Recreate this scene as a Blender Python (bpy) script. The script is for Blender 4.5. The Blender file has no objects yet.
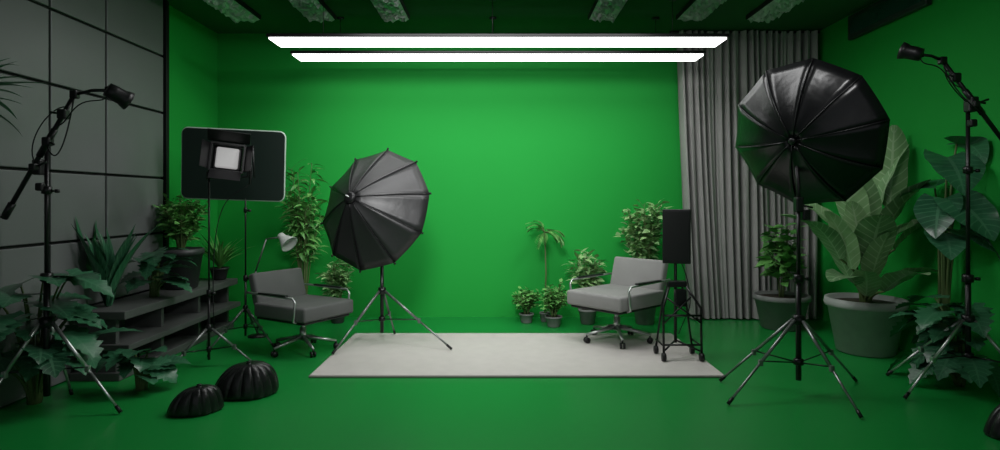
import bpy, bmesh, math, random
from mathutils import Vector, Matrix
V=Vector
R=random.Random(11)
pi=math.pi
S=bpy.context.scene
S.view_settings.view_transform='Standard'

# ---------------------------------------------------------------- materials
def mat(name,col,rough=.5,metal=0.0,var=.12,scale=6,bump=0.0,bscale=60,island=0.0,col2=None,spec=.5,vein=None):
    m=bpy.data.materials.new(name); m.use_nodes=True
    nt=m.node_tree; N=nt.nodes; L=nt.links
    b=N['Principled BSDF']
    b.inputs['Roughness'].default_value=rough; b.inputs['Metallic'].default_value=metal
    b.inputs['Specular IOR Level'].default_value=spec
    tc=N.new('ShaderNodeTexCoord')
    nz=N.new('ShaderNodeTexNoise'); nz.inputs['Scale'].default_value=scale; nz.inputs['Detail'].default_value=4
    L.new(tc.outputs['Object'],nz.inputs['Vector'])
    mx=N.new('ShaderNodeMix'); mx.data_type='RGBA'
    c=V(col[:3]); c2=V(col2) if col2 else c*(1+var)
    a=c*(1-var)
    mx.inputs[6].default_value=(*a,1); mx.inputs[7].default_value=(*c2,1)
    if island>0:
        g=N.new('ShaderNodeNewGeometry'); ad=N.new('ShaderNodeMath'); ad.operation='MULTIPLY_ADD'
        ad.inputs[1].default_value=island
        L.new(g.outputs['Random Per Island'],ad.inputs[0])
        ml=N.new('ShaderNodeMath'); ml.operation='MULTIPLY'; ml.inputs[1].default_value=1-island
        L.new(nz.outputs['Fac'],ml.inputs[0]); L.new(ml.outputs[0],ad.inputs[2])
        L.new(ad.outputs[0],mx.inputs[0])
    else: L.new(nz.outputs['Fac'],mx.inputs[0])
    out=mx.outputs[2]
    if vein:
        at=N.new('ShaderNodeAttribute'); at.attribute_name='leaf_coord'
        sp=N.new('ShaderNodeSeparateXYZ'); L.new(at.outputs['Vector'],sp.inputs[0])
        def mth(op,x,y=None,v=None,v0=None):
            q=N.new('ShaderNodeMath'); q.operation=op
            if x is not None: L.new(x,q.inputs[0])
            if y is not None: L.new(y,q.inputs[1])
            if v is not None: q.inputs[1].default_value=v
            return q.outputs[0]
        a1=mth('MULTIPLY',sp.outputs[0],v=9.0); a2=mth('MULTIPLY',sp.outputs[1],v=1.3)
        fr=mth('FRACT',mth('SUBTRACT',a1,a2)); side=mth('LESS_THAN',fr,v=.16)
        mid=mth('LESS_THAN',sp.outputs[1],v=.07)
        vn=mth('MULTIPLY',mth('MAXIMUM',side,mid),v=.55)
        m2=N.new('ShaderNodeMix'); m2.data_type='RGBA'; m2.inputs[7].default_value=(*vein,1)
        L.new(vn,m2.inputs[0]); L.new(out,m2.inputs[6]); out=m2.outputs[2]
    L.new(out,b.inputs['Base Color'])
    if bump>0:
        n2=N.new('ShaderNodeTexNoise'); n2.inputs['Scale'].default_value=bscale
        L.new(tc.outputs['Object'],n2.inputs['Vector'])
        bp=N.new('ShaderNodeBump'); bp.inputs['Strength'].default_value=bump; bp.inputs['Distance'].default_value=.01
        L.new(n2.outputs['Fac'],bp.inputs['Height']); L.new(bp.outputs[0],b.inputs['Normal'])
    return m
def emis(name,col,s,base=.8):
    m=mat(name,(base,base,base)); b=m.node_tree.nodes['Principled BSDF']
    b.inputs['Emission Color'].default_value=(*col,1); b.inputs['Emission Strength'].default_value=s
    return m
M_wall=mat('green_wall_paint',(.012,.32,.042),.7,var=.03,scale=1.5,spec=.2)
M_floor=mat('green_floor_paint',(.009,.24,.042),.30,var=.06,scale=1.2,bump=.015,bscale=12,spec=.5)
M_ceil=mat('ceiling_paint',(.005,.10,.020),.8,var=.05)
M_panel=mat('wall_panel_grey',(.145,.152,.152),.45,var=.14,scale=1.6,bump=.05,bscale=8)
M_gap=mat('panel_gap',(.006,.007,.007),.8)
M_trim=mat('black_trim',(.006,.007,.007),.5,spec=.3)
M_rug=mat('rug_wool',(.56,.53,.505),.95,var=.08,scale=9,bump=.35,bscale=260,spec=.1)
M_rugedge=mat('rug_binding',(.25,.24,.22),.9)
M_curt=mat('curtain_cloth',(.34,.33,.325),.85,var=.08,scale=4,bump=.1,bscale=200,spec=.2)
M_black=mat('black_plastic',(.008,.008,.009),.4,spec=.4)
M_blackm=mat('black_metal',(.012,.012,.013),.3,metal=.4)
M_steel=mat('steel',(.5,.52,.51),.28,metal=.85)
M_grm=mat('grey_metal',(.22,.235,.23),.32,metal=.7)
M_nylon=mat('black_nylon',(.005,.005,.006),.30,var=.2,scale=5,bump=.5,bscale=8,spec=.45)
M_nylong=mat('grey_nylon',(.018,.018,.019),.40,var=.2,scale=5,bump=.25,bscale=12,spec=.55)
M_diff=mat('white_diffuser',(.7,.7,.7),.8)
M_inner=mat('lamp_interior',(.06,.06,.06),.5)
M_seatL=mat('light_grey_upholstery',(.26,.255,.25),.8,bump=.15,bscale=150,spec=.3)
M_seatD=mat('dark_grey_upholstery',(.105,.108,.105),.8,bump=.15,bscale=150,spec=.3)
M_potG=mat('concrete_pot',(.34,.345,.34),.7,var=.2,scale=10,bump=.15,bscale=40)
M_potM=mat('grey_clay_pot',(.18,.185,.18),.7,var=.2,scale=10,bump=.15,bscale=40)
M_potD=mat('dark_pot',(.03,.032,.033),.45,var=.2)
M_soil=mat('soil',(.03,.02,.012),.95,var=.4,scale=40,bump=.6,bscale=60)
M_leafD=mat('leaf_dark',(.008,.050,.024),.30,island=.6,col2=(.045,.19,.09),scale=8,vein=(.08,.22,.12))
M_leafM=mat('leaf_mid',(.03,.16,.03),.42,island=.6,col2=(.19,.48,.12),scale=8)
M_leafB=mat('leaf_bright',(.03,.15,.05),.30,island=.5,col2=(.36,.56,.27),scale=7,vein=(.45,.60,.38))
M_leafS=mat('leaf_shrub',(.06,.22,.07),.40,island=.55,col2=(.40,.62,.26),scale=7)
M_stem=mat('plant_stem',(.06,.12,.03),.6,island=.4,col2=(.11,.16,.05))
M_bench=mat('bench_grey_wood',(.08,.085,.082),.6,var=.25,scale=5,bump=.1,bscale=30)
M_bag=mat('sandbag_leather',(.007,.008,.008),.36,var=.3,scale=7,bump=.25,bscale=40)
M_light=emis('led_diffuser',(1,1,.99),4.0)
M_bulb=emis('lamp_lens',(1,.97,.97),.28,.4)
M_foil=mat('crumpled_foil',(.50,.54,.52),.3,metal=.35,var=.5,scale=20,bump=.9,bscale=22)
M_board=mat('reflector_board',(.005,.014,.010),.5,var=.2,scale=2,spec=.3)
M_boardedge=mat('reflector_rim',(.4,.5,.43),.4)
M_shade=mat('white_lamp_shade',(.5,.52,.5),.35)
M_glass=mat('window_glass',(.01,.05,.035),.15)
M_frame=mat('window_frame',(.015,.03,.022),.5)

# ---------------------------------------------------------------- mesh builder
class MB:
    def __init__(s): s.v=[]; s.f=[]; s.sm=[]; s.a={}
    def add(s,vs,fs,smooth=True,M=None,at=None):
        o=len(s.v)
        for i,p in enumerate(vs):
            p=V(p)
            if M is not None: p=M@p
            s.v.append(tuple(p))
            if at: s.a[o+i]=at[i]
        for f in fs: s.f.append(tuple(i+o for i in f)); s.sm.append(smooth)
        return s
    def tube(s,pts,r,n=10,cap=True,M=None):
        pts=[V(p) for p in pts]
        if isinstance(r,(int,float)): r=[r]*len(pts)
        vs=[];fs=[]; ref=None
        for i,p in enumerate(pts):
            a=pts[max(i-1,0)]; b=pts[min(i+1,len(pts)-1)]
            t=(b-a).normalized()
            if ref is None:
                ref=V((0,0,1)) if abs(t.z)<.9 else V((1,0,0))
            ref=(ref-t*ref.dot(t)).normalized()
            bi=t.cross(ref)
            for k in range(n):
                an=2*pi*k/n
                vs.append(p+(ref*math.cos(an)+bi*math.sin(an))*r[i])
        for i in range(len(pts)-1):
            for k in range(n):
                k2=(k+1)%n
                fs.append((i*n+k,i*n+k2,(i+1)*n+k2,(i+1)*n+k))
        if cap:
            fs.append(tuple(range(n))[::-1]); fs.append(tuple(range((len(pts)-1)*n,len(pts)*n)))
        return s.add(vs,fs,True,M)
    def box(s,c,size,rot=None,bev=.006,seg=2,M=None,smooth=False):
        bm=bmesh.new(); bmesh.ops.create_cube(bm,size=1)
        for v in bm.verts: v.co=V((v.co.x*size[0],v.co.y*size[1],v.co.z*size[2]))
        if bev>0: bmesh.ops.bevel(bm,geom=bm.edges[:],offset=min(bev,min(size)*.45),segments=seg,affect='EDGES',profile=.5)
        bm.verts.index_update()
        T=Matrix.Translation(V(c))
        if rot is not None: T=T@rot.to_4x4()
        if M is not None: T=M@T
        s.add([v.co.copy() for v in bm.verts],[[v.index for v in f.verts] for f in bm.faces],smooth,T)
        bm.free(); return s
    def lathe(s,prof,c=(0,0,0),n=32,M=None,smooth=True):
        vs=[];fs=[];m=len(prof)
        for (r,z) in prof:
            for k in range(n):
                a=2*pi*k/n; vs.append((r*math.cos(a)+c[0],r*math.sin(a)+c[1],z+c[2]))
        for i in range(m-1):
            for k in range(n):
                k2=(k+1)%n; fs.append((i*n+k,i*n+k2,(i+1)*n+k2,(i+1)*n+k))
        fs.append(tuple(range(n))[::-1]); fs.append(tuple(range((m-1)*n,m*n)))
        return s.add(vs,fs,smooth,M)
    def leaf(s,base,d,L,W,droop=.6,fold=.25,nseg=6,prof='ovate',ripple=0,notch=0,roll=0,nu=2):
        d=V(d).normalized(); z=V((0,0,1))
        side=d.cross(z)
        if side.length<.15: side=d.cross(V((math.cos(roll*3),math.sin(roll*3),.1)))
        side.normalize(); side=Matrix.Rotation(roll,3,d)@side
        n0=side.cross(d).normalized()
        us=[-1,0,1] if nu==1 else [-1,-.5,0,.5,1]
        p=V(base); vs=[];fs=[];at=[]
        for i in range(nseg+1):
            t=i/nseg; a=droop*t**1.2
            dc=d*math.cos(a)-n0*math.sin(a); n=n0*math.cos(a)+d*math.sin(a)
            if i>0: p=p+dc*(L/nseg)
            if prof=='ovate': w=math.sin(pi*min(1,t**.62*.985+.015))
            elif prof=='heart': w=math.sin(pi*(.12+.88*t)**.7)**.8 if t<1 else 0
            elif prof=='paddle': w=max(0,math.sin(pi*(t*.97+.02)**.9))**.55
            else: w=math.sin(pi*min(1,(t*.93+.07)**.75))
            w=max(w,.02)*W*.5
            for u in us:
                wu=w; back=0
                if notch and abs(u)==1: wu=w*(1-notch*(.5+.5*math.cos(t*2*pi*5.5)))
                if prof=='heart' and t<.25: back=-(1-t/.25)*abs(u)*W*.22
                vs.append(p+side*u*wu+n*(fold*abs(u)*wu+ripple*math.sin(t*17+u)*abs(u)*w)+dc*back)
                at.append((t,abs(u)))
        k=len(us)
        for i in range(nseg):
            for j in range(k-1):
                fs.append((i*k+j,i*k+j+1,(i+1)*k+j+1,(i+1)*k+j))
        return s.add(vs,fs,True,at=at)
    def obj(s,name,m,parent=None,loc=(0,0,0),clamp=False,wn=False):
        vs=s.v
        if clamp and parent is not None:
            o=parent.location
            def cl(p):
                x=min(max(p[0]+o.x,-3.085),3.47)-o.x; y=min(p[1]+o.y,6.62)-o.y
                return (x,y,p[2])
            vs=[cl(p) for p in vs]
        me=bpy.data.meshes.new(name); me.from_pydata(vs,[],s.f); me.update()
        me.polygons.foreach_set('use_smooth',s.sm)
        if s.a:
            A=me.attributes.new('leaf_coord','FLOAT_VECTOR','POINT')
            buf=[0.0]*(3*len(vs))
            for i,(t,u) in s.a.items(): buf[3*i]=t; buf[3*i+1]=u
            A.data.foreach_set('vector',buf)
        me.materials.append(m)
        ob=bpy.data.objects.new(name,me); S.collection.objects.link(ob)
        ob.location=loc
        if parent is not None: ob.parent=parent
        return ob
def grp(name,loc=(0,0,0),rz=0):
    e=bpy.data.objects.new(name,None); S.collection.objects.link(e); e.location=loc; e.rotation_euler=(0,0,rz); e.empty_display_size=.1
    return e
def RZ(a): return Matrix.Rotation(a,3,'Z')
def RX(a): return Matrix.Rotation(a,3,'X')
def RY(a): return Matrix.Rotation(a,3,'Y')
def align(d):
    return V(d).to_track_quat('Z','Y').to_matrix().to_4x4()

# ---------------------------------------------------------------- room
BX0,BX1,BY,H=-3.14,3.5,6.67,3.15
MB().box((.18,3.0,-.05),(6.9,7.6,.1),bev=0).obj('floor',M_floor)
MB().box((.18,BY+.06,H/2),(6.9,.12,H),bev=0).obj('wall_back',M_wall)
MB().box((BX0-.06,3.0,H/2),(.12,7.5,H),bev=0).obj('wall_left',M_wall)
MB().box((BX1+.06,3.0,H/2),(.12,7.5,H),bev=0).obj('wall_right',M_wall)
MB().box((.18,3.0,H+.05),(6.9,7.6,.1),bev=0).obj('ceiling',M_ceil)
g=grp('wall_cladding_panels')
ys=[-.6,.35,1.3,2.25,3.2,4.13,4.72,5.53]; zs=[0,.5,1.0,1.5,2.1,2.62,3.15]
mb=MB()
for i in range(len(ys)-1):
    for j in range(len(zs)-1):
        mb.box((BX0+.028,(ys[i]+ys[i+1])/2,(zs[j]+zs[j+1])/2),(.03,ys[i+1]-ys[i]-.020,zs[j+1]-zs[j]-.020),bev=.006)
mb.obj('panels',M_panel,g)
MB().box((BX0+.007,2.46,H/2),(.012,6.14,H),bev=0).obj('backing',M_gap,g)
MB().box((BX0+.03,5.565,H/2),(.06,.05,H),bev=.004).obj('trim_1',M_trim)
g=grp('window_1',(3.47,5.4,3.0))
MB().box((0,0,0),(.05,1.1,.24),bev=.008).obj('frame',M_frame,g)
MB().box((-.027,0,0),(.008,.98,.15),bev=.002).obj('glass',M_glass,g)

# rug
g=grp('area_rug',(.125,5.08,0))
MB().box((0,0,.008),(3.05,1.40,.016),bev=.006).obj('binding',M_rugedge,g)
MB().box((0,0,.011),(3.035,1.385,.018),bev=.004).obj('pile',M_rug,g)

# pendant lights
for i,(yc,dp) in enumerate(((5.50,.34),(6.09,.30))):
    g=grp('linear_pendant_light',(-.02,yc,2.745))
    MB().box((0,0,.022),(4.12,dp,.030),bev=.006).obj('housing',M_blackm,g)
    MB().box((0,0,.0),(4.09,dp-.05,.016),bev=.003).obj('diffuser',M_light,g)
    mb=MB()
    for x in(-1.6,-.05,1.6): mb.tube([(x,0,.03),(x,0,H-2.745)],.003,6)
    mb.obj('cables',M_black,g)
    mb=MB()
    for x in(-1.6,-.05,1.6): mb.lathe([(.035,H-2.745-.02),(.04,H-2.745-.001)],(x,0,0),16)
    mb.obj('ceiling_roses',M_black,g)
# ceiling foil diffusers
for x in(-2.53,-1.78,-1.04,1.02,1.9,2.6):
    g=grp('ceiling_foil_panel',(x,5.5,H-.035))
    nx,ny=10,34; vs=[];fs=[]
    for j in range(ny+1):
        for i in range(nx+1):
            e=0 if i in(0,nx) or j in(0,ny) else 1
            vs.append((-.13+.26*i/nx,-.5+1.0*j/ny,-.012-e*R.random()*.045))
    for j in range(ny):
        for i in range(nx):
            a=j*(nx+1)+i; q=(a,a+1,a+nx+2,a+nx+1)
            fs+= [(q[0],q[1],q[2]),(q[0],q[2],q[3])]
    MB().add(vs,fs,False).obj('foil',M_foil,g)
    MB().box((0,0,.012),(.28,1.02,.045),bev=.004).obj('tray',M_gap,g)

# curtain
nx,nz=420,14; vs=[];fs=[]
for j in range(nz+1):
    z=.015+(H-.03)*j/nz; f=j/nz
    xl=1.93+.12*(1-f)**1.5
    for i in range(nx+1):
        u=i/nx
        x=xl+(3.44-xl)*u
        ph=u*19*2*pi+1.3*math.sin(u*9)+.35*math.sin(u*31+f*1.5)
        amp=.050+.02*math.sin(u*13+1)
        y=6.545-.0*u+amp*math.sin(ph)*(1+.2*(1-f))+.014*math.sin(2.3*ph+f*2)
        x+=.012*math.cos(ph)+.01*math.sin(f*3+u*12)
        vs.append((min(x,3.48),min(y,6.65),z))
for j in range(nz):
    for i in range(nx):
        a=j*(nx+1)+i; fs.append((a,a+1,a+nx+2,a+nx+1))
g=grp('curtain',(0,0,0))
MB().add(vs,fs).obj('cloth',M_curt,g)
MB().tube([(1.85,6.545,H-.02),(3.48,6.545,H-.02)],.014).obj('rail',M_black,g)

# ---------------------------------------------------------------- plants
def pot(g,r,h,m,z0=0,c=(0,0),rim=True):
    rb=r*.72
    pr=[(rb*.9,z0),(rb,z0+.01),(r*.93,z0+h*.84)]
    if rim: pr+=[(r,z0+h*.85),(r*1.02,z0+h*.9),(r,z0+h),(r*.9,z0+h),(r*.87,z0+h*.9)]
    else: pr+=[(r*.96,z0+h),(r*.88,z0+h),(r*.86,z0+h*.9)]
    MB().lathe(pr,(c[0],c[1],0),36).obj('pot',m,g)
    MB().lathe([(r*.89,z0+h*.85),(r*.86,z0+h*.91),(.01,z0+h*.93)],(c[0],c[1],0),24).obj('soil',M_soil,g)
def dirv(az,el): return V((math.cos(az)*math.cos(el),math.sin(az)*math.cos(el),math.sin(el)))
def shrub(name,loc,h0,h1,rad,nst,nlf,L,W,lm,potr=0,poth=0,pm=None,lo=.35,prof='ovate',droop=.5,zb=None):
    g=grp(name,loc); b=0
    if potr: pot(g,potr,poth,pm or M_potM); b=poth*.9
    st=MB(); lf=MB()
    for k in range(nst):
        az=2*pi*k/nst+R.uniform(-.4,.4); rr=rad*R.uniform(.35,1.0); ht=h0+(h1-h0)*R.uniform(.35,1)*(1-.25*rr/rad)
        top=V((math.cos(az)*rr,math.sin(az)*rr,ht))
        b0=V((math.cos(az)*.02,math.sin(az)*.02,b))
        mid=V((top.x*.35,top.y*.35,b+(ht-b)*.6))
        pts=[]
        for i in range(9):
            t=i/8; pts.append(b0*(1-t)**2+mid*2*t*(1-t)+top*t*t)
        st.tube(pts,[.007*(1-.6*i/8) for i in range(9)],5)
        for q in range(nlf):
            t=lo+(1-lo)*(q+R.random())/nlf; t=min(t,1)
            p=b0*(1-t)**2+mid*2*t*(1-t)+top*t*t
            a2=R.uniform(0,2*pi); d=dirv(a2,R.uniform(-.1,.9))
            br=p+d*R.uniform(.02,.09)*(.5+rad)
            st.tube([p,br],.002,3,cap=False)
            lf.leaf(br,d,L*R.uniform(.7,1.2),W*R.uniform(.7,1.2),droop*R.uniform(.4,1.6),.2,4,prof,nu=1,roll=R.uniform(-.6,.6))
    st.obj('stems',M_stem,g,clamp=True); lf.obj('leaves',lm,g,clamp=True)
    return g
def bigleaf(name,loc,specs,lm,potr=0,poth=0,pm=None,notch=0,prof='heart',fold=.15,ripple=.0,pr=.008):
    g=grp(name,loc); b=0
    if potr: pot(g,potr,poth,pm or M_potG); b=poth*.9
    st=MB(); lf=MB()
    for (az,rc,ht,L,W,el,dr) in specs:
        a=math.radians(az)+R.uniform(-.05,.05)
        b0=V((math.cos(a)*.03,math.sin(a)*.03,b))
        top=V((math.cos(a)*rc,math.sin(a)*rc,ht)); mid=V((top.x*.25,top.y*.25,b+(ht-b)*.75))
        pts=[b0*(1-t/8)**2+mid*2*(t/8)*(1-t/8)+top*(t/8)**2 for t in range(9)]
        st.tube(pts,[pr*(1.4-.7*i/8) for i in range(9)],6)
        d=dirv(a,math.radians(el))
        lf.leaf(top,d,L,W,dr,fold,22 if notch else 16,prof,ripple,notch,roll=R.uniform(-.3,.3))
    st.obj('stems',M_stem,g,clamp=True); lf.obj('leaves',lm,g,clamp=True)
    return g
def spiky(name,loc,n,L,W,lm,z0=0,potr=0,poth=0,pm=None,el=(.5,1.4),droop=(.3,1.1),stem=0):
    g=grp(name,loc); b=z0
    if potr: pot(g,potr,poth,pm or M_potG); b=max(b,poth*.9)
    if stem:
        MB().tube([(0,0,b),(.01,.0,b+stem*.5),(0,0,b+stem)],[.016,.013,.012],8).obj('stem',M_stem,g); b+=stem-.02
    lf=MB()
    for k in range(n):
        az=2.4*k; e=R.uniform(*el)
        lf.leaf((math.cos(az)*.01,math.sin(az)*.01,b+R.uniform(0,.04)),dirv(az,e),L*R.uniform(.65,1.05),W,R.uniform(*droop),.35,10,'lance')
    lf.obj('leaves',lm,g,clamp=True); return g
def palm(name,loc,n,L,lm,z0=0,potr=0,poth=0,stem=0,el=(.3,1.3),lw=.014,ll=.3,tall=0):
    g=grp(name,loc); b=z0
    if potr: pot(g,potr,poth,M_potM); b=max(b,poth*.9)
    st=MB(); lf=MB()
    if stem: st.tube([(0,0,b),(.012,0,b+stem*.5),(0,0,b+stem)],[.01,.008,.007],8); b+=stem
    for k in range(n):
        az=2.4*k+R.uniform(-.2,.2); e=R.uniform(*el); d=dirv(az,e); Lk=L*R.uniform(.75,1.1)
        p=V((0,0,b)); pts=[p.copy()]; ns=14
        for i in range(ns):
            dd=dirv(az,e-1.5*(i/ns)**1.3); p=p+dd*Lk/ns; pts.append(p.copy())
            if i>2:
                sd=dd.cross(V((0,0,1))).normalized(); q=1-abs(i/ns-.45)*1.3
                for sg in(-1,1):
                    lf.leaf(p,(sd*sg*.8+dd*.75+V((0,0,.15))),Lk*ll*max(q,.25),lw,.6,.2,4,'lance',nu=1)
        st.tube(pts,[.004*(1-.7*i/ns) for i in range(ns+1)],4)
    st.obj('stems',M_stem,g,clamp=True); lf.obj('fronds',lm,g,clamp=True); return g

g=grp('plant_bench',(-2.885,5.22,0))
MB().box((0,0,.47),(.40,1.85,.06),bev=.006).box((.02,0,.24),(.42,1.85,.045),bev=.006).box((-.02,0,.03),(.36,1.85,.06),bev=.006).obj('shelves',M_bench,g)
mb=MB()
for y in(-.88,-.3,.3,.88): mb.box((-.03,y,.22),(.3,.04,.44),bev=.004)
mb.obj('uprights',M_bench,g)

def mon(n,r0,r1,h0,h1,L,W,az0=-100,az1=100,e0=-20,e1=35):
    o=[]
    for k in range(n):
        o.append((az0+(az1-az0)*((k*.618)%1),R.uniform(r0,r1),R.uniform(h0,h1),L*R.uniform(.8,1.15),W*R.uniform(.8,1.15),R.uniform(e0,e1),R.uniform(.4,1.1)))
    return o
bigleaf('monstera_plant',(-2.98,3.84,0),mon(26,.06,.30,.25,.84,.29,.26,-120,60,-35,20),M_leafD,notch=.35,fold=.1)
bigleaf('philodendron_plant',(-2.46,4.12,0),mon(14,.04,.12,.1,.30,.20,.18,-180,40),M_leafD,notch=.3)
spiky('sansevieria_plant',(-2.94,4.50,.502),22,.70,.10,M_leafD,el=(1.25,1.54),droop=(.1,.55))
bigleaf('monstera_plant',(-2.86,4.96,.502),mon(17,.05,.14,.12,.38,.23,.21,-120,60,-10,35),M_leafD,notch=.35)
shrub('potted_boxwood',(-2.89,5.44,.502),.46,.88,.20,22,38,.065,.045,M_leafM,.19,.36,M_potD)
spiky('spider_plant',(-2.82,6.03,.502),40,.40,.032,M_leafM,potr=.09,poth=.12,pm=M_potD,el=(.85,1.5))
spiky('potted_dracaena',(-2.80,3.08,0),40,.42,.055,M_leafD,potr=.13,poth=.25,pm=M_potD,stem=1.60,el=(-.2,1.3),droop=(.3,1.2))
shrub('bamboo_plant',(-2.06,6.3,0),.85,1.80,.24,16,32,.14,.038,M_leafM,.12,.2,M_potD,lo=.42,prof='lance',droop=.9)
shrub('potted_shrub',(-1.72,6.36,0),.35,.76,.16,12,32,.08,.036,M_leafS,.09,.14,M_potD)
palm('small_palm',(.48,6.42,0),14,.26,M_leafM,potr=.06,poth=.1,stem=.86,el=(-.1,1.2),lw=.018)
shrub('potted_bush',(.28,6.36,0),.15,.40,.15,14,32,.055,.036,M_leafM,.08,.10)
shrub('potted_bush',(.55,6.16,0),.16,.46,.17,14,34,.055,.036,M_leafM,.09,.11)
shrub('potted_fern',(.92,6.3,0),.38,.82,.2,12,24,.12,.045,M_leafS,.10,.16)
shrub('potted_ficus',(1.52,6.3,0),.78,1.36,.24,18,34,.085,.055,M_leafS,.13,.25,lo=.5)
shrub('potted_rubber_plant',(2.86,6.10,0),.5,1.18,.2,10,16,.17,.095,M_leafM,.27,.34,M_potM,lo=.35)
sp=[(200,.10,1.02,.66,.30,75,.5),(5,.22,1.24,.70,.28,88,.25),(170,.20,.85,.6,.28,55,.8),(250,.15,.75,.6,.30,64,.6),
    (290,.16,.98,.62,.30,68,.6),(330,.1,.85,.5,.24,60,.9),(140,.2,1.0,.5,.24,60,.9),(220,.25,.6,.45,.24,35,1.0),(185,.14,.62,.55,.22,68,.5),
    (265,.1,.6,.52,.22,70,.4),(90,.12,1.05,.55,.24,65,.6),(310,.2,.62,.4,.22,40,.9),(235,.08,.95,.62,.26,78,.35),(210,.2,.72,.6,.22,70,.5),
    (345,.08,1.12,.7,.28,80,.4),(275,.22,.55,.5,.24,45,.8),(195,.26,.8,.5,.2,60,.7),(240,.18,.5,.45,.2,50,.6),(300,.24,.9,.5,.24,55,.7),(225,.14,.85,.5,.2,74,.4)]
bigleaf('potted_banana_plant',(3.13,5.14,0),sp,M_leafB,.31,.46,M_potG,prof='paddle',fold=.25,ripple=.05,pr=.012)
sp=[(250,.08,1.62,.44,.36,-25,.6),(320,.08,1.72,.38,.34,0,1.0),(270,.14,1.30,.42,.34,-25,.7),(120,.06,1.40,.32,.28,0,1.0),(225,.10,1.30,.36,.30,-35,.6),(290,.12,1.08,.40,.32,-10,.9),(240,.08,1.05,.34,.28,-10,.8)]
bigleaf('elephant_ear_plant',(3.37,4.56,0),sp,M_leafD,.10,.22,M_potD,prof='heart',fold=.2,ripple=.04,pr=.01)
bigleaf('monstera_plant',(3.24,4.22,0),mon(26,.05,.24,.15,.60,.27,.23,100,270,-30,30),M_leafD,notch=.35)

# ---------------------------------------------------------------- light stands
def stand(g,top,feet,hub=.55,low=.22,r=.014,legm=None,colm=None,low0=.1):
    col=MB(); col.tube([(0,0,low0),(0,0,hub+.3)],r,12); col.tube([(0,0,hub+.25),(0,0,top)],r*.72,12)
    col.lathe([(r*1.3,0),(r*1.9,.005),(r*1.9,.05),(r*1.3,.055)],(0,0,hub+.25),16)
    col.lathe([(r*1.3,0),(r*2.2,.006),(r*2.2,.06),(r*1.3,.066)],(0,0,hub-.03),16)
    col.lathe([(r*1.2,0),(r*1.8,.005),(r*1.8,.04),(r*1.2,.045)],(0,0,low),16)
    if top>1.5:
        zc=(hub+.3+top)/2+.1
        col.lathe([(r,0),(r*1.6,.005),(r*1.6,.045),(r,.05)],(0,0,zc),16)
        col.tube([(0,0,zc+.02),(r*3.6,0,zc+.02)],.006,8); col.lathe([(.004,-.012),(.014,-.01),(.014,.01),(.004,.012)],(r*3.6,0,zc+.02),10)
    col.tube([(0,0,hub+.275),(r*3.6,0,hub+.275)],.006,8)
    col.lathe([(.004,-.012),(.016,-.01),(.016,.01),(.004,.012)],(r*3.6,0,hub+.275),10)
    col.obj('column',colm or M_blackm,g)
    lg=MB(); br=MB(); ft=MB()
    for (x,y) in feet:
        f=V((x,y,.012)); d=f.xy.normalized(); a=V((d.x*r*2,d.y*r*2,hub))
        mid=a.lerp(f,.52)
        lg.tube([a,mid],.0115,8); lg.tube([a.lerp(f,.48),f],.0085,8)
        lg.box(mid,(.026,.026,.04),bev=.004)
        br.tube([(d.x*r*1.5,d.y*r*1.5,low+.02),a.lerp(f,.5)],.005,6)
        ft.tube([a.lerp(f,.93),f],[.011,.012],8)
    lg.obj('legs',legm or M_grm,g); br.obj('braces',M_blackm,g); ft.obj('rubber_feet',M_black,g)
def bezier(p,n=16):
    p=[V(q) for q in p]; o=[]
    for i in range(n+1):
        t=i/n; q=p[:]
        while len(q)>1: q=[q[k].lerp(q[k+1],t) for k in range(len(q)-1)]
        o.append(q[0])
    return o
def boomlight(name,loc,top,feet,A,B,clampp,armend,headdir,hub=.55,hs=1):
    g=grp(name,loc); stand(g,top,feet,hub=hub,low=.24,r=.018,legm=M_steel)
    A=V(A);B=V(B);C=V(clampp);E=V(armend)
    MB().tube([A,B],.014,10).tube([A,A.lerp(B,.12)],.022,10).tube([A.lerp(B,.5),A.lerp(B,.72)],.019,10).obj('boom',M_blackm,g)
    mb=MB(); mb.box(C,(.055,.06,.095),bev=.01).box(C+V((0,-.045,0)),(.04,.04,.04),bev=.008)
    mb.tube([C+V((0,-.03,0)),C+V((.08,-.05,.03))],.007,8).box(C+V((.01,0,-.12)),(.045,.05,.05),bev=.01)
    mb.box(A.lerp(B,.62),(.05,.05,.055),bev=.01).box(A.lerp(B,.84),(.055,.05,.06),bev=.01)
    mb.tube([A.lerp(B,.62),A.lerp(B,.62)+V((.06,-.03,-.02))],.007,8).tube([A.lerp(B,.84),A.lerp(B,.84)+V((-.06,-.03,.01))],.007,8)
    mb.obj('clamps',M_black,g)
    MB().tube([B,B.lerp(E,.5)+V((0,0,.012)),E],.010,8).box(B,(.045,.04,.05),bev=.008).box(E,(.04,.035,.045),bev=.006).obj('arm',M_blackm,g)
    hd=V(headdir).normalized(); M=Matrix.Translation(E+hd*.05*hs)@align(hd)@Matrix.Scale(hs,4)
    MB().lathe([(.022,-.07),(.046,-.062),(.050,-.02),(.050,.03),(.056,.045),(.064,.075),(.058,.075),(.034,.03)],n=24,M=M).obj('lamp_head',M_black,g)
    MB().lathe([(.034,.025),(.034,.035),(.005,.041)],n=20,M=M).obj('bulb',M_inner,g)
    c=MB()
    c.tube(bezier([B,B+(A-B)*.05+V((0,-.03,-.22)),A.lerp(B,.5)+V((.13,-.03,-.12)),A.lerp(B,.6)]),.0045,6)
    c.tube(bezier([E,E+V((0,-.02,-.16)),B+V((0,-.03,.1)),B+V((0,-.02,-.2)),A.lerp(B,.75)]),.004,6)
    c.tube(bezier([A.lerp(B,.9),A.lerp(B,.9)+V((-.1,-.02,.02)),C+V((-.13,0,.1)),C]),.004,6)
    c.obj('cable',M_black,g)
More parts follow.
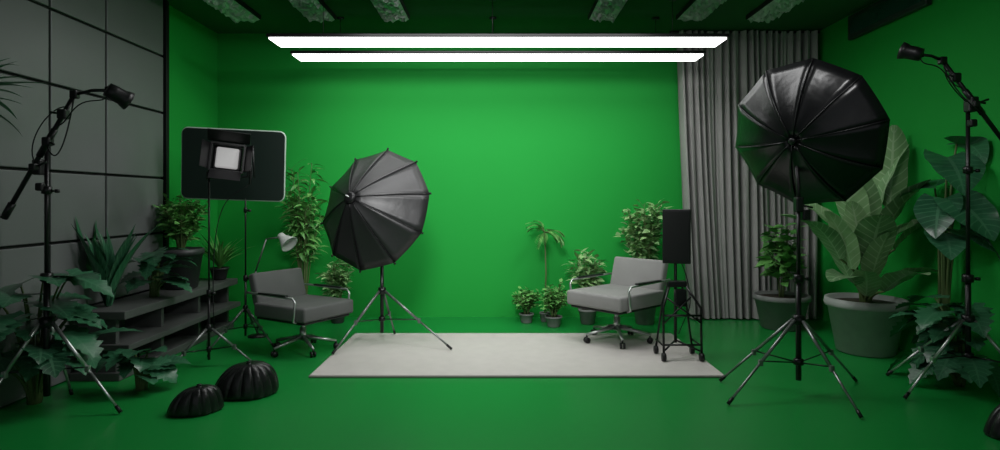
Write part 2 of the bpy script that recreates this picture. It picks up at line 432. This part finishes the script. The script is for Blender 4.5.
boomlight('boom_light_stand',(-2.78,3.68,0),1.62,[(.48,-.04),(-.06,.30),(-.24,-.26)],(-.23,-.04,1.19),(.20,-.04,1.94),(-.03,-.02,1.5),(.41,-.04,1.965),(.45,.55,-.35),hs=.95)
boomlight('boom_light_stand',(3.12,4.0,0),1.95,[(-.49,-.10),(-.27,.42),(.24,-.34)],(.33,-.04,1.52),(-.20,-.04,2.22),(0,-.02,1.93),(-.35,-.04,2.26),(-.6,.55,.35),hub=.5,hs=.9)

# ---------------------------------------------------------------- softboxes
def dome(g,C,axis,Rr,Hh,n,shell,scallop=.05,diffuser=False,rot=0,tips=False,power=1.9,hub=1):
    M=Matrix.Translation(V(C))@align(axis)@Matrix.Rotation(rot,4,'Z')
    sh=MB(); rb=MB()
    nr,na=9,6
    def prof(s): return Rr*s, Hh*(1-s**power)
    for k in range(n):
        a0=2*pi*k/n; vs=[];fs=[]
        for i in range(nr+1):
            s=.06+.94*i/nr; r,z=prof(s)
            for j in range(na+1):
                t=j/na; a=a0+2*pi/n*t
                k1=math.cos(pi/n)/math.cos(2*pi/n*(t-.5))
                sag=1-scallop*math.sin(pi*t)*s**2
                rr=r*k1*sag
                vs.append((rr*math.cos(a),rr*math.sin(a),z-.016*math.sin(pi*t)*s))
        for i in range(nr):
            for j in range(na):
                q=i*(na+1)+j; fs.append((q,q+na+1,q+na+2,q+1))
        sh.add(vs,fs,True,M)
        pts=[]
        for i in range(nr+1):
            s=.06+.94*i/nr; r,z=prof(s); pts.append((r*math.cos(a0),r*math.sin(a0),z+.002))
        rb.tube(pts,.004,6,M=M)
        if tips:
            e=V(pts[-1]); rb.tube([e,e+V((math.cos(a0),math.sin(a0),-.3))*.015],[.009,.010],6,M=M)
    o=sh.obj('shell',shell,g)
    sm=o.modifiers.new('t','SOLIDIFY'); sm.thickness=.004; sm.offset=-1
    rb.obj('ribs',M_blackm,g)
    MB().lathe([(Rr*.05*hub,Hh+.02),(Rr*.085*hub,Hh+.015),(Rr*.09*hub,Hh-.02),(Rr*.03,Hh-.03)],n=20,M=M).obj('hub',M_black,g)
    if diffuser:
        q=Rr*.90
        vs=[(0,0,-.004)]+[(q*math.cos(2*pi*k/n),q*math.sin(2*pi*k/n),-.004) for k in range(n)]
        MB().add(vs,[(0,(k+1)%n+1,k+1) for k in range(n)],False,M).obj('diffuser',M_diff,g)
    else:
        MB().tube([(0,0,Hh+.06),(0,0,-.2)],.006,8,M=M).obj('shaft',M_steel,g)
        MB().lathe([(.02,-.19),(.035,-.18),(.035,-.06),(.02,-.05)],n=16,M=M).obj('lamp_head',M_black,g)
    return M
g=grp('umbrella_light_stand',(-1.05,5.34,.021))
stand(g,1.02,[(.64,-.24),(-.33,-.40),(.05,.36)],hub=.47,low=.2,r=.016,legm=M_grm)
ax=V((-.38,-.89,.28)).normalized()
dome(g,(-.07,.0,1.20),ax,.56,.36,10,M_nylong,.0,rot=.25,tips=True,power=1.3)
MB().tube([(0,0,.98),(0,.0,1.08),(-.04,.0,1.2)],.012,8).box((0,0,1.03),(.045,.05,.09),bev=.01).tube([(0,0,1.03),(.07,-.02,1.03)],.006,8).obj('bracket',M_black,g)
g=grp('octagonal_softbox_stand',(1.99,4.0,0))
stand(g,1.28,[(-.55,-.21),(.15,-.45),(.55,.28),(-.42,.28)],hub=.5,low=.2,r=.018,legm=M_grm)
ax=V((-.74,-.62,-.28)).normalized()
dome(g,(.09,.09,1.745),ax,.515,.20,10,M_nylon,.0,diffuser=True,rot=.1,power=2.2,hub=.5)
MB().tube([(0,0,1.25),(0,.0,1.4),(.0,.05,1.62)],.014,8).box((0,0,1.27),(.05,.055,.1),bev=.01).tube([(0,0,1.27),(.08,-.03,1.25)],.007,8).box((.045,.0,1.2),(.05,.05,.07),bev=.01).obj('bracket',M_black,g)

# ---------------------------------------------------------------- reflector board + stand
g=grp('reflector_board_stand',(-2.29,5.40,0))
stand(g,1.55,[(.30,-.12),(-.20,-.28),(-.02,.34)],hub=.32,low=.14,r=.010,legm=M_grm,low0=.08)
def rrect(w,h,r,n=6):
    o=[]
    for cx,cy,a0 in((w/2-r,h/2-r,0),(-w/2+r,h/2-r,90),(-w/2+r,-h/2+r,180),(w/2-r,-h/2+r,270)):
        for i in range(n+1):
            a=math.radians(a0+90*i/n); o.append((cx+r*math.cos(a),cy+r*math.sin(a)))
    return o
Mx=Matrix.Translation((-.090,-.03,1.615))@Matrix.Rotation(math.radians(2),4,'Y')@Matrix.Rotation(math.radians(8),4,'Z')@Matrix.Rotation(math.radians(4),4,'X')
pts=rrect(.87,.62,.05)
n=len(pts)
vs=[(x,-.012,z) for x,z in pts]+[(x,.012,z) for x,z in pts]
fs=[tuple(range(n)),tuple(range(n,2*n))[::-1]]+[(i,i+n,(i+1)%n+n,(i+1)%n) for i in range(n)]
MB().add(vs,fs,False,Mx).obj('board',M_board,g)
mb=MB(); lp=[(x,-.0,z) for x,z in pts]; lp+= [lp[0],lp[1]]; mb.tube(lp,.010,8,M=Mx,cap=False); mb.obj('rim',M_boardedge,g)

g=grp('barn_door_light_stand',(-2.26,4.66,0))
stand(g,1.50,[(-.20,-.30),(.33,.06),(-.14,.28)],hub=.30,low=.12,r=.010,legm=M_grm,low0=.06)
Hx=Matrix.Translation((.16,-.04,1.62))@Matrix.Rotation(math.radians(22),4,'Z')@Matrix.Rotation(math.radians(6),4,'Y')@Matrix.Rotation(math.radians(-6),4,'X')
mb=MB()
mb.box((0,.09,0),(.22,.17,.2),bev=.02,M=Hx)
for z in(-.105,.105): mb.box((0,-.02,z),(.25,.06,.02),bev=.004,M=Hx)
for x in(-.118,.118): mb.box((x,-.02,0),(.02,.06,.21),bev=.004,M=Hx)
for i in range(4): mb.box((0,.05+i*.025,.105),(.16,.01,.012),bev=.002,M=Hx)
mb.obj('housing',M_black,g)
mb=MB()
mb.box((0,-.10,.150),(.30,.13,.006),rot=RX(-.5),bev=.002,M=Hx).box((0,-.09,-.145),(.22,.11,.006),rot=RX(.75),bev=.002,M=Hx)
mb.box((-.15,-.09,.0),(.006,.12,.2),rot=RZ(-.45),bev=.002,M=Hx).box((.15,-.09,0),(.006,.12,.2),rot=RZ(.45),bev=.002,M=Hx)
mb.obj('barn_doors',M_black,g)
MB().box((0,-.012,0),(.16,.03,.16),bev=.03,seg=5,M=Hx,smooth=True).obj('lens',M_bulb,g)
mb=MB(); mb.tube([(-.02,-.0,1.46),(-.0,0,1.52),(.02,0,1.60)],.008,8).tube([(0,0,1.48),(.16,-.02,1.46),(.30,0,1.48),(.31,0,1.60)],.007,8).tube([(.29,-.02,1.60),(.33,-.02,1.68),(.33,-.03,1.42)],.009,8).tube([(.35,-.02,1.7),(.36,-.02,1.47)],.006,8).box((0,0,1.49),(.03,.035,.06),bev=.006)
mb.obj('yoke',M_black,g)
MB().tube(bezier([(.3,.05,1.62),(.38,.03,1.3),(.2,0,1.35),(.05,0,1.5),(0,.02,1.0),(.03,.02,.3)],24),.004,6).obj('cable',M_black,g)

# ---------------------------------------------------------------- task lamp
g=grp('task_lamp',(-2.31,5.72,0))
MB().lathe([(.09,0),(.09,.012),(.03,.022),(.008,.03)],n=24).obj('base',M_black,g)
MB().tube([(0,0,.02),(.0,0,.35),(-.02,0,.62)],.009,8).tube([(-.02,0,.62),(.09,-.02,.93)],.008,8).tube([(.09,-.02,.93),(.24,-.05,.95)],.007,8).obj('arm',M_grm,g)
M_=Matrix.Translation((.285,-.06,.92))@align((.75,-.35,-.6))@Matrix.Scale(1.1,4)
MB().lathe([(.02,-.08),(.03,-.07),(.035,-.03),(.075,.05),(.078,.06),(.07,.055),(.03,-.01)],n=28,M=M_).obj('shade',M_shade,g)
MB().lathe([(.028,-.02),(.03,.01),(.01,.03)],n=16,M=M_).obj('bulb',M_diff,g)

# ---------------------------------------------------------------- chairs
def chair(name,loc,rz,seatm,sc=1):
    g=grp(name,loc,rz); g.scale=(sc,sc,sc)
    MB().box((0,-.02,.40),(.60,.66,.13),bev=.022,seg=4,smooth=True).obj('seat_cushion',seatm,g)
    rb=RX(math.radians(-16))
    MB().box((0,.335,.575),(.57,.09,.30),rot=rb,bev=.024,seg=4,smooth=True).obj('back_cushion',seatm,g)
    mb=MB()
    mb.box((0,-.01,.322),(.54,.62,.022),bev=.006)
    mb.box((0,.39,.565),(.5,.018,.28),rot=rb,bev=.006)
    mb.tube([(0,.2,.32),(0,.36,.36),(0,.39,.48)],.018,8)
    mb.obj('frame_shell',M_black,g)
    mb=MB()
    for sx in(-1,1):
        x=sx*.325
        mb.tube([(x*.9,-.24,.33),(x,-.24,.345),(x,-.25,.39),(x,-.265,.515),(x,-.235,.545),(x,.0,.55),(x,.33,.555),(x*.92,.39,.55)],.010,8)
    mb.obj('arm_tubes',M_steel,g)
    mb=MB()
    for sx in(-1,1): mb.box((sx*.325,.02,.561),(.04,.36,.016),bev=.007)
    mb.obj('arm_pads',M_black,g)
    mb=MB(); mb.tube([(0,0,.13),(0,0,.32)],.022,14).tube([(0,0,.1),(0,0,.22)],.032,14).box((0,.0,.305),(.18,.2,.03),bev=.006)
    cs=MB()
    for k in range(5):
        a=2*pi*k/5+.5; d=V((math.cos(a),math.sin(a),0))
        mb.tube([d*.02+V((0,0,.13)),d*.15+V((0,0,.105)),d*.30+V((0,0,.075))],[.022,.017,.012],8)
        c=d*.295
        cs.tube([c+V((0,0,.075)),c+V((0,0,.045))],.008,8)
        t=V((-d.y,d.x,0))
        for s2 in(-1,1): cs.tube([c+t*(s2*.008)+V((0,0,.027)),c+t*(s2*.022)+V((0,0,.027))],.026,14)
    mb.obj('star_base',M_steel,g); cs.obj('casters',M_black,g)
    return g
chair('lounge_chair',(1.06,5.45,.021),-math.radians(48),M_seatL,1.0)
chair('lounge_chair',(-1.70,5.18,0),math.radians(60),M_seatD,.93)

# ---------------------------------------------------------------- monitor on wheeled stand
g=grp('monitor_stand',(1.41,4.86,.02))
MB().box((.02,0,.985),(.22,.035,.44),rot=RZ(-.35),bev=.008).box((.02,.03,.98),(.13,.05,.25),rot=RZ(-.35),bev=.01).obj('monitor',M_black,g)
MB().box((.013,-.019,.985),(.195,.004,.40),rot=RZ(-.35),bev=.001).obj('screen',M_trim,g)
mb=MB()
mb.tube([(.02,.03,.12),(.02,.03,.98)],.013,10)
for sx in(-1,1):
    mb.tube([(sx*.15+.04,-.10,.05),(sx*.15+.04,-.08,.42),(sx*.05+.02,.0,.62)],.010,8)
    mb.tube([(sx*.15+.04,.14,.05),(sx*.10+.03,.10,.42),(sx*.05+.02,.05,.62)],.009,8)
    mb.tube([(sx*.15+.04,-.10,.30),(-sx*.10+.02,-.05,.50)],.007,6)
    mb.tube([(sx*.15+.04,-.10,.12),(sx*.15+.04,.14,.12)],.008,6)
mb.tube([(-.11,-.10,.13),(.19,-.10,.13)],.008,6).tube([(-.11,-.085,.36),(.19,-.085,.36)],.009,6)
mb.tube([(.02,.03,.14),(-.11,-.10,.08)],.008,6).tube([(.02,.03,.14),(.18,-.10,.08)],.008,6)
mb.box((.02,.02,.60),(.16,.09,.05),bev=.01).box((.05,.0,.49),(.09,.07,.14),bev=.01)
mb.obj('frame',M_blackm,g)
cs=MB()
for sx in(-1,1):
    for y in(-.10,.14):
        c=V((sx*.15+.04,y,.034)); cs.tube([c+V((-.014,0,0)),c+V((.014,0,0))],.033,14); cs.tube([c+V((0,0,.01)),c+V((0,0,.05))],.008,8)
cs.obj('casters',M_black,g)
MB().tube(bezier([(.05,.03,.8),(.16,0,.6),(.1,-.08,.35),(.12,-.1,.5),(.03,-.02,.2)],20),.004,6).obj('cable',M_black,g)

# ---------------------------------------------------------------- pleated sandbags
def bag(loc,r,h,np=15,seed=0):
    g=grp('sandbag',loc); nr,na=16,180; vs=[];fs=[]
    for i in range(nr+1):
        t=i/nr; ph=t*pi*.5
        for k in range(na):
            a=2*pi*k/na
            s=abs(math.sin(a*np/2+seed+t*.9+.3*math.sin(a*2))); pl=1-.13*(1-s)**2*math.sin(pi*min(1,t*1.0+.08))
            rr=r*(math.cos(ph)**.75 if t<1 else 0)*pl*(1+.06*math.sin(2*a+seed)+.03*math.sin(5*a))+.012
            z=h*math.sin(ph)**1.05*(.88+.12*pl)*(1+.16*math.cos(a-seed)*math.cos(ph))
            if i==0: rr*=.93
            vs.append((rr*math.cos(a)+.04*t,rr*math.sin(a)*.85-.03*t,z))
    for i in range(nr):
        for k in range(na):
            k2=(k+1)%na; fs.append((i*na+k,i*na+k2,(i+1)*na+k2,(i+1)*na+k))
    fs.append(tuple(range(na))[::-1])
    MB().add(vs,fs).obj('bag',M_bag,g)
    MB().lathe([(.02,h-.012),(.018,h+.002),(.01,h+.008),(.016,h+.013),(.005,h+.016)],(.04,-.03,0),n=14).obj('tied_top',M_bag,g)
bag((-1.88,3.70,0),.145,.16,13,0)
bag((-1.71,4.02,0),.19,.215,15,1)
bag((2.83,3.28,0),.14,.2,13,2)

# ---------------------------------------------------------------- lights
def area(name,loc,target,size,power,col=(1,1,1)):
    l=bpy.data.lights.new(name,'AREA'); l.shape='RECTANGLE'; l.size=size[0]; l.size_y=size[1]; l.energy=power; l.color=col
    o=bpy.data.objects.new(name,l); S.collection.objects.link(o); o.location=loc
    o.rotation_euler=(V(target)-V(loc)).to_track_quat('-Z','Y').to_euler(); return o
def spot(name,loc,target,power,ang,blend=1,rad=.3):
    l=bpy.data.lights.new(name,'SPOT'); l.energy=power; l.spot_size=math.radians(ang); l.spot_blend=blend; l.shadow_soft_size=rad
    o=bpy.data.objects.new(name,l); S.collection.objects.link(o); o.location=loc
    o.rotation_euler=(V(target)-V(loc)).to_track_quat('-Z','Y').to_euler(); return o
spot('wall_fill_spot',(-.3,1.6,2.95),(-.35,6.67,1.2),560,60,1,.4)  # added unseen light, brightens the middle of the back wall
spot('key_spotlight',(2.4,3.0,3.05),(-1.3,5.3,.9),150,75,1,.15)
spot('plant_fill_spot',(1.6,2.6,3.05),(3.2,5.2,.7),70,45,1,.2)  # no fixture here, added to lift the plants on the right
area('overhead_fill',(0,4.4,3.1),(0,4.5,0),(3.0,.7),54)  # added fill from above for floor, sides and foliage, not a room lamp
w=bpy.data.worlds.new('studio_ambient'); S.world=w; w.use_nodes=True
w.node_tree.nodes['Background'].inputs[0].default_value=(.92,.96,1,1); w.node_tree.nodes['Background'].inputs[1].default_value=.24

# ---------------------------------------------------------------- camera
c=bpy.data.cameras.new('camera'); co=bpy.data.objects.new('camera',c); S.collection.objects.link(co)
co.location=(0,0,1.3); co.rotation_euler=(pi/2,0,0); c.sensor_width=36; c.lens=21.6; c.shift_y=-.025
S.camera=co
